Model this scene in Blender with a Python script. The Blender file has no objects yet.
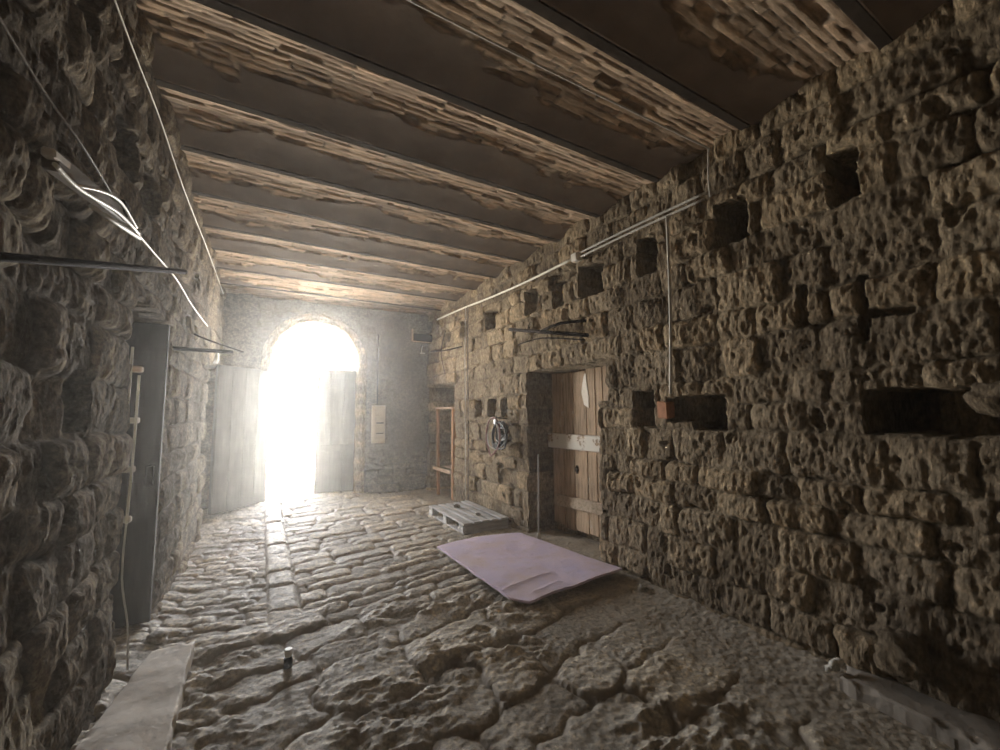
import bpy, bmesh, math, random
import numpy as np
from mathutils import Vector, Matrix

SC = bpy.context.scene
COL = SC.collection
rnd = random.Random(7)

# ------------------------------------------------------------------ camera
CAM_R = (0.8676568145646552, -0.49710683855980603, -0.007512868732425437)
CAM_U = (-0.03966132992401444, -0.08427289836625278, 0.9956530809019827)
CAM_F = (0.49557908657264194, 0.8635872102214265, 0.09283587288219806)
cd = bpy.data.cameras.new('camera')
cd.sensor_width = 36.0
cd.lens = 415.49 / 1000 * 36.0
cd.clip_start = 0.05
cam = bpy.data.objects.new('camera', cd)
COL.objects.link(cam)
M = Matrix((CAM_R, CAM_U, tuple(-c for c in CAM_F))).transposed().to_4x4()
M.translation = Vector((0, 0, 1.5))
cam.matrix_world = M
SC.camera = cam

XL, XR, YB, YF, ZC = -0.657, 3.02, 8.3, -1.6, 3.566

# ------------------------------------------------------------------ noise
def _hash(ix, iy, seed):
    h = (ix.astype(np.int64) * 374761393 + iy.astype(np.int64) * 668265263 + seed * 2246822519) & 0xFFFFFFFF
    h = ((h ^ (h >> 13)) * 1274126177) & 0xFFFFFFFF
    h = (h ^ (h >> 16)) & 0xFFFFFFFF
    return h

def pn(x, y, seed=0):
    x0 = np.floor(x); y0 = np.floor(y)
    fx = x - x0; fy = y - y0
    u = fx * fx * fx * (fx * (fx * 6 - 15) + 10)
    v = fy * fy * fy * (fy * (fy * 6 - 15) + 10)
    def g(ix, iy, dx, dy):
        a = _hash(ix, iy, seed) * (2 * math.pi / 4294967296.0)
        return np.cos(a) * dx + np.sin(a) * dy
    n00 = g(x0, y0, fx, fy); n10 = g(x0 + 1, y0, fx - 1, fy)
    n01 = g(x0, y0 + 1, fx, fy - 1); n11 = g(x0 + 1, y0 + 1, fx - 1, fy - 1)
    a = n00 + u * (n10 - n00); b = n01 + u * (n11 - n01)
    return (a + v * (b - a)) * 1.4

def fbm(x, y, seed=0, octv=4, gain=.5):
    s = 0; a = 1.0; f = 1.0; t = 0
    for k in range(octv):
        s = s + a * pn(x * f, y * f, seed + k * 17); t += a
        a *= gain; f *= 2.03
    return s / t

def ridged(x, y, seed=0, octv=3):
    s = 0; a = 1.0; f = 1.0; t = 0
    for k in range(octv):
        s = s + a * (1 - 2 * np.abs(pn(x * f, y * f, seed + k * 31))); t += a
        a *= .55; f *= 2.1
    return s / t

def sst(a, b, x):
    t = np.clip((x - a) / (b - a), 0, 1)
    return t * t * (3 - 2 * t)

def blocks(u, v, vedges, wmin, wmax, rad, seed, stagger=True):
    """Coursed stones. Returns distance to joint, stone id random (0..1), second random, local centre offsets."""
    r = np.clip(np.searchsorted(vedges, v) - 1, 0, len(vedges) - 2)
    e = np.asarray(vedges)
    dv = np.minimum(v - e[r], e[r + 1] - v)
    du = np.zeros_like(u); idr = np.zeros_like(u); id2 = np.zeros_like(u); cu = np.zeros_like(u)
    umin, umax = u.min() - 1, u.max() + 1
    for row in range(len(vedges) - 1):
        m = r == row
        if not m.any(): continue
        rg = random.Random(seed * 1000 + row)
        ed = [umin - rg.random() * wmax]
        while ed[-1] < umax: ed.append(ed[-1] + rg.uniform(wmin, wmax))
        ed = np.array(ed)
        rv = np.array([rg.random() for _ in ed]); rw = np.array([rg.random() for _ in ed])
        uu = u[m]; k = np.clip(np.searchsorted(ed, uu) - 1, 0, len(ed) - 2)
        du[m] = np.minimum(uu - ed[k], ed[k + 1] - uu)
        idr[m] = rv[k]; id2[m] = rw[k]
        cu[m] = (uu - (ed[k] + ed[k + 1]) / 2) / (ed[k + 1] - ed[k])
    cv = (v - (e[r] + e[r + 1]) / 2) / (e[r + 1] - e[r])
    a = np.maximum(rad - du, 0); b = np.maximum(rad - dv, 0)
    d = np.where((du < rad) | (dv < rad), rad - np.sqrt(a * a + b * b), np.minimum(du, dv))
    return d, idr, id2, cu, cv

def edges_from(a, b, lo, hi, seed):
    rg = random.Random(seed); e = [a]
    while e[-1] < b: e.append(e[-1] + rg.uniform(lo, hi))
    return np.array(e)

def spaced(segs):
    """segs: [(start, end, step)...]"""
    out = []
    for a, b, s in segs:
        n = max(1, int(round((b - a) / s)))
        out += list(np.linspace(a, b, n, endpoint=False))
    out.append(segs[-1][1])
    return np.array(out)

# ------------------------------------------------------------------ mesh helpers
def grid_mesh(name, P, attrs=None, keep=None, flip=False):
    """P: (nv, nu, 3) array of points."""
    nv, nu = P.shape[:2]
    me = bpy.data.meshes.new(name)
    i = np.arange(nv * nu).reshape(nv, nu)
    q = np.stack([i[:-1, :-1], i[:-1, 1:], i[1:, 1:], i[1:, :-1]], -1)
    if flip: q = q[..., ::-1]
    q = q.reshape(-1, 4)
    if keep is not None: q = q[keep.reshape(-1)]
    me.vertices.add(nv * nu); me.vertices.foreach_set('co', P.astype(np.float32).ravel())
    me.loops.add(q.size); me.loops.foreach_set('vertex_index', q.astype(np.int32).ravel())
    me.polygons.add(len(q))
    me.polygons.foreach_set('loop_start', np.arange(0, q.size, 4, dtype=np.int32))
    me.polygons.foreach_set('loop_total', np.full(len(q), 4, dtype=np.int32))
    me.polygons.foreach_set('use_smooth', np.ones(len(q), dtype=bool))
    me.update(calc_edges=True)
    for k, a in (attrs or {}).items():
        at = me.attributes.new(k, 'FLOAT', 'POINT')
        at.data.foreach_set('value', a.astype(np.float32).ravel())
    return me

def link(name, me, mat=None, parent=None):
    o = bpy.data.objects.new(name, me)
    COL.objects.link(o)
    if mat is not None and me is not None:
        me.materials.clear(); me.materials.append(mat)
    if parent is not None: o.parent = parent
    return o

def tag(o, label=None, cat=None, group=None, kind=None):
    if label: o['label'] = label
    if cat: o['category'] = cat
    if group: o['group'] = group
    if kind: o['kind'] = kind
    return o

def thing(name, label, cat, loc=(0, 0, 0), rz=0, group=None, kind=None):
    o = bpy.data.objects.new(name, None)
    o.empty_display_size = .1
    COL.objects.link(o)
    o.location = loc; o.rotation_euler = (0, 0, rz)
    return tag(o, label, cat, group, kind)

def bm_new(): return bmesh.new()

def add_box(bm, lo, hi, bev=.003, rot=None, seg=1, jit=0.0):
    lo = Vector(lo); hi = Vector(hi); c = (lo + hi) / 2; s = hi - lo
    r = bmesh.ops.create_cube(bm, size=1.0)
    vs = r['verts']
    for v in vs:
        v.co = Vector((v.co.x * s.x, v.co.y * s.y, v.co.z * s.z))
        if jit: v.co += Vector((rnd.uniform(-jit, jit), rnd.uniform(-jit, jit), rnd.uniform(-jit, jit)))
    if bev > 0:
        es = list({e for v in vs for e in v.link_edges})
        rr = bmesh.ops.bevel(bm, geom=es, offset=min(bev, min(s) * .45), segments=seg, affect='EDGES', profile=.6)
        vs = list({v for f in rr['faces'] for v in f.verts} | {v for v in vs if v.is_valid})
    m = (rot if rot is not None else Matrix.Identity(3))
    for v in vs: v.co = m @ v.co + c
    return vs

def smooth_path(pts, n=8):
    """Catmull-Rom through pts."""
    P = [Vector(p) for p in pts]
    if len(P) < 3: return P
    out = []
    for i in range(len(P) - 1):
        p0 = P[max(i - 1, 0)]; p1 = P[i]; p2 = P[i + 1]; p3 = P[min(i + 2, len(P) - 1)]
        for k in range(n):
            t = k / n
            out.append(.5 * ((2 * p1) + (p2 - p0) * t + (2 * p0 - 5 * p1 + 4 * p2 - p3) * t * t + (3 * p1 - p0 - 3 * p2 + p3) * t ** 3))
    out.append(P[-1])
    return out

def add_tube(bm, pts, r, n=8, r2=None, cap=True):
    pts = [Vector(p) for p in pts]
    rings = []
    up = Vector((0, 0, 1))
    prev = None
    for i, p in enumerate(pts):
        a = pts[max(i - 1, 0)]; b = pts[min(i + 1, len(pts) - 1)]
        t = (b - a).normalized()
        if prev is None:
            ref = up if abs(t.z) < .9 else Vector((1, 0, 0))
            x = t.cross(ref).normalized()
        else:
            x = (prev - t * prev.dot(t)).normalized()
        prev = x
        y = t.cross(x)
        rr = r if r2 is None else r + (r2 - r) * i / max(1, len(pts) - 1)
        rings.append([bm.verts.new(p + (x * math.cos(2 * math.pi * k / n) + y * math.sin(2 * math.pi * k / n)) * rr) for k in range(n)])
    for a, b in zip(rings, rings[1:]):
        for k in range(n):
            bm.faces.new((a[k], a[(k + 1) % n], b[(k + 1) % n], b[k])).smooth = True
    if cap:
        bm.faces.new(rings[0][::-1]); bm.faces.new(rings[-1])

def add_rock(bm, c, s, seed, sub=3, amp=.18, flat=0):
    r = bmesh.ops.create_icosphere(bm, subdivisions=sub, radius=1.0)
    co = np.array([v.co[:] for v in r['verts']])
    n = fbm(co[:, 0] * 1.3 + co[:, 2] * .9 + seed * 3.1, co[:, 1] * 1.3 - co[:, 2] * 1.1, seed, 3)
    n2 = fbm(co[:, 0] * 4 + co[:, 2] * 2.3, co[:, 1] * 4 + seed - co[:, 2] * 3, seed + 5, 2)
    for v, a, b in zip(r['verts'], n, n2):
        d = 1 + amp * 2 * a + amp * .5 * b
        # squarish
        m = max(abs(v.co.x), abs(v.co.y), abs(v.co.z))
        q = v.co * (1 + .45 * (1 / m - 1)) * d
        v.co = Vector((q.x * s[0] + c[0], q.y * s[1] + c[1], q.z * s[2] + c[2]))
    for f in bm.faces: f.smooth = True

def obj(name, bm, mat, parent=None, smooth=False):
    me = bpy.data.meshes.new(name)
    bmesh.ops.recalc_face_normals(bm, faces=bm.faces[:])
    if smooth:
        for f in bm.faces: f.smooth = True
    bm.to_mesh(me); bm.free()
    return link(name, me, mat, parent)

# ------------------------------------------------------------------ materials
def new_mat(name):
    m = bpy.data.materials.new(name); m.use_nodes = True
    nt = m.node_tree
    b = nt.nodes['Principled BSDF']
    return m, nt, b

def N(nt, t, **kw):
    n = nt.nodes.new(t)
    for k, v in kw.items(): setattr(n, k, v)
    return n

def ramp(nt, src, stops):
    r = N(nt, 'ShaderNodeValToRGB')
    while len(r.color_ramp.elements) < len(stops): r.color_ramp.elements.new(.5)
    for e, (p, c) in zip(r.color_ramp.elements, stops):
        e.position = p; e.color = (*c, 1)
    nt.links.new(src, r.inputs['Fac'])
    return r.outputs['Color']

def mix(nt, fac, a, b, mode='MIX'):
    n = N(nt, 'ShaderNodeMix', data_type='RGBA', blend_type=mode)
    L = nt.links.new
    for sock, val in ((n.inputs[0], fac), (n.inputs[6], a), (n.inputs[7], b)):
        if hasattr(val, 'links'): L(val, sock)
        elif isinstance(val, (int, float)): sock.default_value = val
        else: sock.default_value = (*val, 1)
    return n.outputs[2]

def noise(nt, vec, scale, detail=4, rough=.55, sc=None):
    if sc is not None:
        mp = N(nt, 'ShaderNodeMapping'); mp.inputs['Scale'].default_value = sc
        nt.links.new(vec, mp.inputs['Vector']); vec = mp.outputs['Vector']
    n = N(nt, 'ShaderNodeTexNoise')
    n.inputs['Scale'].default_value = scale; n.inputs['Detail'].default_value = detail
    n.inputs['Roughness'].default_value = rough
    nt.links.new(vec, n.inputs['Vector'])
    return n.outputs['Fac']

def bump(nt, b, h, dist, strength=1.0):
    n = N(nt, 'ShaderNodeBump'); n.inputs['Distance'].default_value = dist; n.inputs['Strength'].default_value = strength
    nt.links.new(h, n.inputs['Height']); nt.links.new(n.outputs['Normal'], b.inputs['Normal'])

def attr(nt, name):
    n = N(nt, 'ShaderNodeAttribute', attribute_name=name); return n.outputs['Fac']

def stone_mat(name, cols, joint, rough=.95, spec=.08, bscale=70, bdist=.006, tint_amt=.35, fine=(1, 1, 1)):
    m, nt, b = new_mat(name)
    tc = N(nt, 'ShaderNodeTexCoord').outputs['Object']
    n1 = noise(nt, tc, 1.3, 3); n2 = noise(nt, tc, 14, 5, .65)
    c = ramp(nt, n1, [(.3, cols[0]), (.55, cols[1]), (.75, cols[2])])
    dk = ramp(nt, n2, [(.3, (.55, .53, .5)), (.5, (1, 1, 1)), (.72, (1.35, 1.32, 1.25))])
    c = mix(nt, .8, c, dk, 'MULTIPLY')
    n3 = noise(nt, tc, 38, 4, .75, fine)
    c = mix(nt, .85, c, ramp(nt, n3, [(.34, (.5, .48, .45)), (.5, (.95, .95, .95)), (.66, (1.55, 1.52, 1.45))]), 'MULTIPLY')
    t = ramp(nt, attr(nt, 'tint'), [(0, (.62, .6, .58)), (.5, (1, 1, 1)), (1, (1.35, 1.28, 1.15))])
    c = mix(nt, tint_amt * 2, c, t, 'MULTIPLY')
    c = mix(nt, attr(nt, 'joint'), c, joint)
    nt.links.new(c, b.inputs['Base Color'])
    b.inputs['Roughness'].default_value = rough
    b.inputs['Specular IOR Level'].default_value = spec
    h = noise(nt, tc, bscale, 6, .7, fine)
    bump(nt, b, h, bdist)
    return m

def plain_mat(name, col, rough=.7, metal=0, var=.15, scale=12, bd=.001, spec=.4):
    m, nt, b = new_mat(name)
    tc = N(nt, 'ShaderNodeTexCoord').outputs['Object']
    n1 = noise(nt, tc, scale, 5, .65)
    c = ramp(nt, n1, [(.25, tuple(x * (1 - var * 1.6) for x in col)), (.5, col), (.8, tuple(min(1, x * (1 + var)) for x in col))])
    nt.links.new(c, b.inputs['Base Color'])
    b.inputs['Roughness'].default_value = rough; b.inputs['Metallic'].default_value = metal
    b.inputs['Specular IOR Level'].default_value = spec
    bump(nt, b, noise(nt, tc, scale * 6, 4), bd)
    return m

def wood_mat(name, col, dark, axis='z', rough=.8, scale=9, paint=None):
    m, nt, b = new_mat(name)
    tc = N(nt, 'ShaderNodeTexCoord').outputs['Object']
    sc = {'x': (.08, 1, 1), 'y': (1, .08, 1), 'z': (1, 1, .08)}[axis]
    n1 = noise(nt, tc, scale * 3, 6, .7, sc); n2 = noise(nt, tc, 2.5, 4)
    c = ramp(nt, n1, [(.3, dark), (.5, col), (.75, tuple(min(1, x * 1.3) for x in col))])
    c2 = ramp(nt, n2, [(.3, (.7, .68, .66)), (.7, (1.15, 1.15, 1.15))])
    c = mix(nt, .8, c, c2, 'MULTIPLY')
    if paint:
        n3 = noise(nt, tc, 5, 6, .7, {'x': (.5, 1, 1), 'y': (1, .5, 1), 'z': (1, 1, .5)}[axis])
        f = ramp(nt, n3, [(paint[1], (0, 0, 0)), (paint[1] + .05, (1, 1, 1))])
        c = mix(nt, f, c, paint[0])
    nt.links.new(c, b.inputs['Base Color'])
    b.inputs['Roughness'].default_value = rough
    b.inputs['Specular IOR Level'].default_value = .3
    bump(nt, b, n1, .004)
    return m

MAT = {}
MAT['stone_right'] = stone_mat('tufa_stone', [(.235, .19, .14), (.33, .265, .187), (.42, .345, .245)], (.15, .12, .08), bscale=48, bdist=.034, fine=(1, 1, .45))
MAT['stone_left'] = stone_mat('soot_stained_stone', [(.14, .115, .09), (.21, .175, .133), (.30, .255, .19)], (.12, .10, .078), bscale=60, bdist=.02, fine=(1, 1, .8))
MAT['paving'] = stone_mat('worn_paving_stone', [(.39, .355, .295), (.47, .425, .35), (.54, .49, .40)], (.31, .265, .205), rough=.68, spec=.35, bscale=38, bdist=.012, tint_amt=.25)
MAT['back'] = stone_mat('dusty_plaster', [(.135, .115, .088), (.175, .15, .115), (.23, .197, .15)], (.15, .13, .11), bscale=40, bdist=.008, tint_amt=.2)
MAT['iron'] = plain_mat('rusted_iron', (.03, .024, .02), .95, 0, .35, 20, .002, .08)
MAT['beam_iron'] = plain_mat('painted_beam', (.06, .048, .038), .95, 0, .3, 8, .002, .05)
MAT['white_plastic'] = plain_mat('pale_plastic', (.72, .68, .60), .5, 0, .1)
MAT['grey_pipe'] = plain_mat('grey_conduit', (.50, .48, .43), .5, 0, .12)
MAT['cable_white'] = plain_mat('pale_cable', (.78, .75, .66), .45, 0, .1)
MAT['cable_brown'] = plain_mat('brown_cable', (.15, .12, .09), .6, 0, .2)
MAT['cable_black'] = plain_mat('black_cable', (.02, .02, .02), .35, 0, .1)
MAT['cable_red'] = plain_mat('red_cable', (.16, .035, .03), .5, 0, .1)
MAT['foil'] = plain_mat('silver_metal', (.5, .5, .5), .55, .8, .05, 30, .002)
MAT['box_metal'] = plain_mat('beige_box', (.62, .55, .44), .55, 0, .1, 8)
MAT['box_panel'] = plain_mat('beige_panel', (.54, .475, .375), .5, 0, .1, 8)
MAT['plaster_white'] = plain_mat('pale_plaster', (.55, .53, .48), .9, 0, .15, 9, .004)
MAT['slab'] = plain_mat('pale_concrete', (.64, .59, .52), .85, 0, .16, 7, .004)
MAT['ledge'] = plain_mat('dark_concrete', (.24, .21, .175), .8, 0, .2, 7, .004)
MAT['brick'] = plain_mat('orange_brick', (.46, .22, .12), .85, 0, .2, 20, .003)
MAT['pallet'] = wood_mat('weathered_pallet_wood', (.50, .49, .47), (.3, .29, .275), 'y')
MAT['pallet_x'] = wood_mat('weathered_crosswood', (.36, .35, .33), (.2, .19, .18), 'x')
MAT['door_wood'] = wood_mat('old_door_wood', (.42, .305, .20), (.15, .105, .07), 'z', scale=14, paint=((.47, .405, .31), .60))
MAT['batten_pale'] = wood_mat('flaking_white_batten', (.33, .24, .16), (.2, .14, .09), 'y', paint=((.60, .57, .50), .42))
MAT['batten'] = wood_mat('grey_batten', (.42, .335, .24), (.23, .17, .115), 'y')
MAT['leaf_wood'] = wood_mat('grey_leaf_wood', (.115, .105, .09), (.095, .086, .073), 'z')
MAT['dark_panel'] = wood_mat('dark_grey_panel', (.085, .078, .07), (.07, .063, .056), 'z')
MAT['rack_wood'] = wood_mat('orange_rack_wood', (.50, .30, .16), (.3, .17, .085), 'z')
MAT['rack_board'] = wood_mat('pale_rack_board', (.60, .46, .32), (.42, .3, .2), 'y')
MAT['ground'] = plain_mat('pale_ground', (.62, .58, .50), .9, 0, .1, 3)

def ceiling_mat():
    m, nt, b = new_mat('vault_brick')
    tc = N(nt, 'ShaderNodeTexCoord').outputs['Object']
    n1 = noise(nt, tc, 2.2, 4); n2 = noise(nt, tc, 30, 5, .7, (.35, 1, 1))
    c = ramp(nt, n1, [(.3, (.34, .24, .16)), (.5, (.43, .32, .225)), (.75, (.50, .39, .285))])
    c = mix(nt, .8, c, ramp(nt, n2, [(.3, (.6, .58, .55)), (.55, (1, 1, 1)), (.75, (1.3, 1.27, 1.2))]), 'MULTIPLY')
    t = ramp(nt, attr(nt, 'tint'), [(0, (.6, .55, .52)), (.5, (1, 1, 1)), (1, (1.35, 1.3, 1.22))])
    c = mix(nt, .9, c, t, 'MULTIPLY')
    c = mix(nt, attr(nt, 'joint'), c, (.16, .13, .105))
    pl = ramp(nt, noise(nt, tc, 4, 5), [(.3, (.14, .102, .075)), (.7, (.20, .15, .112))])
    c = mix(nt, attr(nt, 'plaster'), c, pl)
    nt.links.new(c, b.inputs['Base Color'])
    b.inputs['Roughness'].default_value = .9; b.inputs['Specular IOR Level'].default_value = .2
    bump(nt, b, noise(nt, tc, 60, 5, .7, (.4, 1, 1)), .005)
    return m
MAT['ceiling'] = ceiling_mat()

def mat_sheet():
    m, nt, b = new_mat('dusty_pink_foam')
    tc = N(nt, 'ShaderNodeTexCoord').outputs['Object']
    c = ramp(nt, noise(nt, tc, 2.2, 5, .6), [(.32, (.66, .54, .56)), (.5, (.68, .58, .70)), (.7, (.62, .55, .73))])
    f = ramp(nt, noise(nt, tc, 9, 6, .7), [(.56, (0, 0, 0)), (.75, (1, 1, 1))])
    f2 = N(nt, 'ShaderNodeMath', operation='MULTIPLY'); f2.inputs[1].default_value = .45
    nt.links.new(f, f2.inputs[0])
    c = mix(nt, f2.outputs[0], c, (.42, .34, .31))
    nt.links.new(c, b.inputs['Base Color'])
    b.inputs['Roughness'].default_value = .7; b.inputs['Specular IOR Level'].default_value = .35
    bump(nt, b, noise(nt, tc, 25, 5), .004)
    return m
MAT['sheet'] = mat_sheet()

# ------------------------------------------------------------------ stone relief
def rough_stone(u, v, seed, amp=1.0):
    s = .016 * fbm(u * 4.5, v * 4, seed, 3)
    s += .016 * fbm(u * 17, v * 10, seed + 7, 3)              # upright pecked strokes
    s += .012 * fbm(u * 32, v * 12, seed + 11, 3) + .006 * ridged(u * 40, v * 15, seed + 12, 2)
    pit = fbm(u * 6, v * 5, seed + 23, 3)
    s -= .035 * sst(.34, .48, pit)
    return s * amp

def wall_height(u, v, seed, rects, amp=1.0, bmin=.20, bmax=.52, hmin=.17, hmax=.29, deep=.05, proud=0.0):
    uw = u + .035 * fbm(u * 3, v * 3, seed + 1, 3) + .012 * pn(u * 14, v * 14, seed + 2)
    vw = v + .040 * fbm(u * 1.6, v * 2.5, seed + 3, 3) + .012 * pn(u * 13, v * 13, seed + 4)
    ed = edges_from(-.4, 4.2, hmin, hmax, seed)
    d, t1, t2, cu, cv = blocks(uw, vw, ed, bmin, bmax, .055, seed)
    jn = .5 + .5 * np.clip(fbm(u * 3, v * 3, seed + 5, 2) * 2, -1, 1)
    face = 1 - np.exp(-np.maximum(d, 0) / .013)
    h = (face - 1) * (.008 + deep * jn * jn)
    h = h + face * ((t1 - .5) * .042 + (t2 - .5) * .06 * cu + (t1 * 7 % 1 - .5) * .04 * cv)
    h = h + .010 * (1 - (2 * cu) ** 2) * (1 - (2 * cv) ** 2)
    h = h - .08 * (t2 > .965) * face
    if proud:                                                     # stone eaten back behind its mortar
        mb = np.exp(-(np.maximum(d, 0) / .020) ** 2) * sst(-.25, .15, fbm(u * 5, v * 4, seed + 80, 3))
        h = h + proud * (mb - .45) + proud * .5 * (t2 - .5)
    h = h + rough_stone(u, v, seed + 40, amp) * (.35 + .65 * face)
    h = h + .05 * fbm(u * .9, v * .9, seed + 66, 2)
    joint = np.clip(1 - d / .012, 0, 1) * (.2 + .7 * jn)
    if proud: joint = np.clip(mb * 1.2, 0, 1) * (.5 + .5 * jn)
    for (u0, u1, v0, v1, dep) in rects:
        a = u + .022 * fbm(u * 7, v * 7, seed + 60, 3); b = v + .022 * fbm(u * 7 + 9, v * 7, seed + 61, 3)
        ins = np.minimum(np.minimum(a - u0, u1 - a), np.minimum(b - v0, v1 - b))
        m = ins > 0
        # stones round an opening are dressed back a little
        near = np.clip(1 - np.abs(ins) / .1, 0, 1)
        h = np.where(m, -dep + .25 * rough_stone(u, v, seed + 70) + .05 * np.minimum(h, 0), h * (1 - .25 * near))
        joint = np.where(m, joint * .6, joint)
    return h, t1, joint

# ---- right wall: u = y, v = z, depth towards +x
R_RECT = [  # putlog holes and doors: y0, y1, z0, z1, depth
    (1.62, 1.86, 2.77, 3.11, .62), (.965, 1.13, 2.78, 3.10, .62), (2.43, 2.655, 2.77, 3.13, .62), (3.10, 3.49, 2.76, 3.13, .62),
    (3.76, 3.97, 2.77, 3.09, .62), (4.28, 4.57, 2.81, 3.12, .62), (5.33, 5.72, 2.80, 3.10, .62), (6.36, 6.64, 2.83, 3.13, .62), (7.08, 7.29, 2.86, 3.10, .4),
    (2.53, 2.77, 1.375, 1.70, .62), (1.87, 2.16, 1.36, 1.64, .62), (2.10, 2.40, 1.42, 1.63, .16), (.735, 1.04, 1.375, 1.625, .75), (.1, .80, 1.37, 1.61, .22),
    (5.85, 6.06, 1.455, 1.735, .7), (5.40, 5.64, 1.455, 1.725, .7), (5.05, 5.24, 1.455, 1.725, .7), (6.55, 6.64, 1.45, 1.74, .3),
    (3.24, 4.55, -.3, 2.04, .42), (3.10, 3.3, 1.62, 2.0, .30), (6.92, 8.10, -.3, 2.07, .75),
    (5.15, 5.32, .72, .80, .12), (5.30, 5.36, .45, .78, .10), (1.28, 1.34, 2.05, 2.32, .07), (.98, 1.02, 1.9, 2.3, .09), (.80, .98, 2.03, 2.08, .09),
]
U = spaced([(-1.6, .3, .05), (.3, 4.7, .0085), (4.7, 8.45, .014)])
V = spaced([(-.18, 3.25, .0092), (3.25, 3.8, .012)])
u, v = np.meshgrid(U, V)
h, tint, joint = wall_height(u, v, 3, R_RECT)
bul = .025 * sst(.55, 0, v) * sst(4, 1.5, u)                     # the foot of the wall swells out near the front
P = np.stack([XR - h - bul, u, v], -1)
o = link('wall_right', grid_mesh('wall_right', P, dict(tint=tint, joint=joint), flip=True), MAT['stone_right'])
tag(o, 'right-hand wall of rough yellowish tufa blocks with square putlog holes', None, kind='structure')

# ---- left wall
L_RECT = [(2.45, 2.82, 2.70, 3.0, .4), (2.92, 3.27, 2.68, 2.98, .4), (3.86, 4.16, 2.82, 3.0, .3), (2.28, 2.47, 1.44, 1.70, .3),
          (3.10, 4.07, -.3, 2.20, .7), (3.02, 3.12, 1.80, 2.16, .10), (6.75, 8.15, -.3, 2.27, .5), (2.0, 2.2, 2.95, 3.3, .2), (5.2, 5.4, 2.85, 3.02, .3)]
U = spaced([(-1.6, 1.4, .05), (1.4, 4.6, .0075), (4.6, 8.45, .016)])
V = spaced([(-.18, 3.8, .0095)])
u, v = np.meshgrid(U, V)
h, tint, joint = wall_height(u, v, 11, L_RECT, amp=.75, bmin=.20, bmax=.48, hmin=.17, hmax=.28, deep=.045)
P = np.stack([XL + h + .035 * (u / 8.3), u, v], -1)
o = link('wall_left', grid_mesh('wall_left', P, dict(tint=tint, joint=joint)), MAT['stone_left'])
tag(o, 'left-hand wall of dark sooty rubble stone', None, kind='structure')

# ---- back wall with arched gateway
AX, AR, AZ = .865, .765, 2.49          # arch centre x, radius, springing height
U = spaced([(-1.5, 4.1, .016)]); V = spaced([(-.18, 3.8, .016)])
u, v = np.meshgrid(U, V)
ed = edges_from(-.4, 4.2, .10, .15, 5)
uw = u + .02 * fbm(u * 4, v * 4, 90, 2); vw = v + .012 * fbm(u * 3, v * 4, 91, 2)
d, t1, t2, cu, cv = blocks(uw, vw, ed, .22, .34, .02, 5)
bare = sst(-.02, .16, fbm(u * 1.3, v * 1.6, 92, 4) + .22 * (1.1 - v) * (u > AX))     # plaster lost low down
face = 1 - np.exp(-np.maximum(d, 0) / .01)
h = bare * ((face - 1) * .022 + (t1 - .5) * .02 - .012) + .012 * fbm(u * 5, v * 5, 93, 4) + .004 * fbm(u * 25, v * 25, 94, 2)
ins = np.where(v < AZ, AR - np.abs(u - AX), AR - np.hypot(u - AX, v - AZ))
keepv = ins < .0
keep = keepv[:-1, :-1] & keepv[1:, :-1] & keepv[:-1, 1:] & keepv[1:, 1:]
P = np.stack([u, YB - h, v], -1)
o = link('wall_back', grid_mesh('wall_back', P, dict(tint=.5 + (t1 - .5) * bare, joint=np.clip(1 - d / .01, 0, 1) * bare), keep), MAT['back'])
tag(o, 'end wall of dusty plaster over brick with an arched gateway', None, kind='structure')
# arch surround: a swept band forming the reveal
prof = []
for z in np.linspace(-.1, AZ, 60): prof.append((AX - AR, z, -1, 0))
for a in np.linspace(math.pi, 0, 60): prof.append((AX + AR * math.cos(a), AZ + AR * math.sin(a), math.cos(a), math.sin(a)))
for z in np.linspace(AZ, -.1, 60): prof.append((AX + AR, z, 1, 0))
prof = np.array(prof)
sect = np.array([(.13, YB + .03), (.125, YB - .012), (.04, YB - .022), (-.005, YB - .012), (-.03, YB + .02)] + [(-.03, YB + .02 + k * .04) for k in range(1, 12)] + [(.3, YB + .50)])
s_i = np.arange(len(prof))[:, None] * np.ones(len(sect)); t_i = np.ones(len(prof))[:, None] * np.arange(len(sect))
jag = .014 * fbm(s_i * .35, t_i * .6, 95, 3)
offs = sect[None, :, 0] + jag + .02 * fbm(s_i * .12, t_i * .05 + 5, 96, 2)
P = np.stack([prof[:, 0, None] + prof[:, 2, None] * offs, sect[None, :, 1] + jag * .6, prof[:, 1, None] + prof[:, 3, None] * offs], -1)
z0 = np.zeros(P.shape[:2])
o = link('trim_1', grid_mesh('trim_1', P, dict(tint=z0 + .6 + .4 * np.sin(s_i * .9), joint=z0)), MAT['stone_right'])
tag(o, 'pale stone surround of the arched gateway', None, kind='structure')

# ---- wall behind the viewer
U = spaced([(-1.7, 4.2, .1)]); V = spaced([(-.18, 3.8, .1)])
u, v = np.meshgrid(U, V)
P = np.stack([u, YF + .02 * fbm(u * 2, v * 2, 4, 2), v], -1)
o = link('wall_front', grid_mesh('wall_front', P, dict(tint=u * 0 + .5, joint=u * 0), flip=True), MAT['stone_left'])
tag(o, 'dark closing wall of the passage', None, kind='structure')

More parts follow.
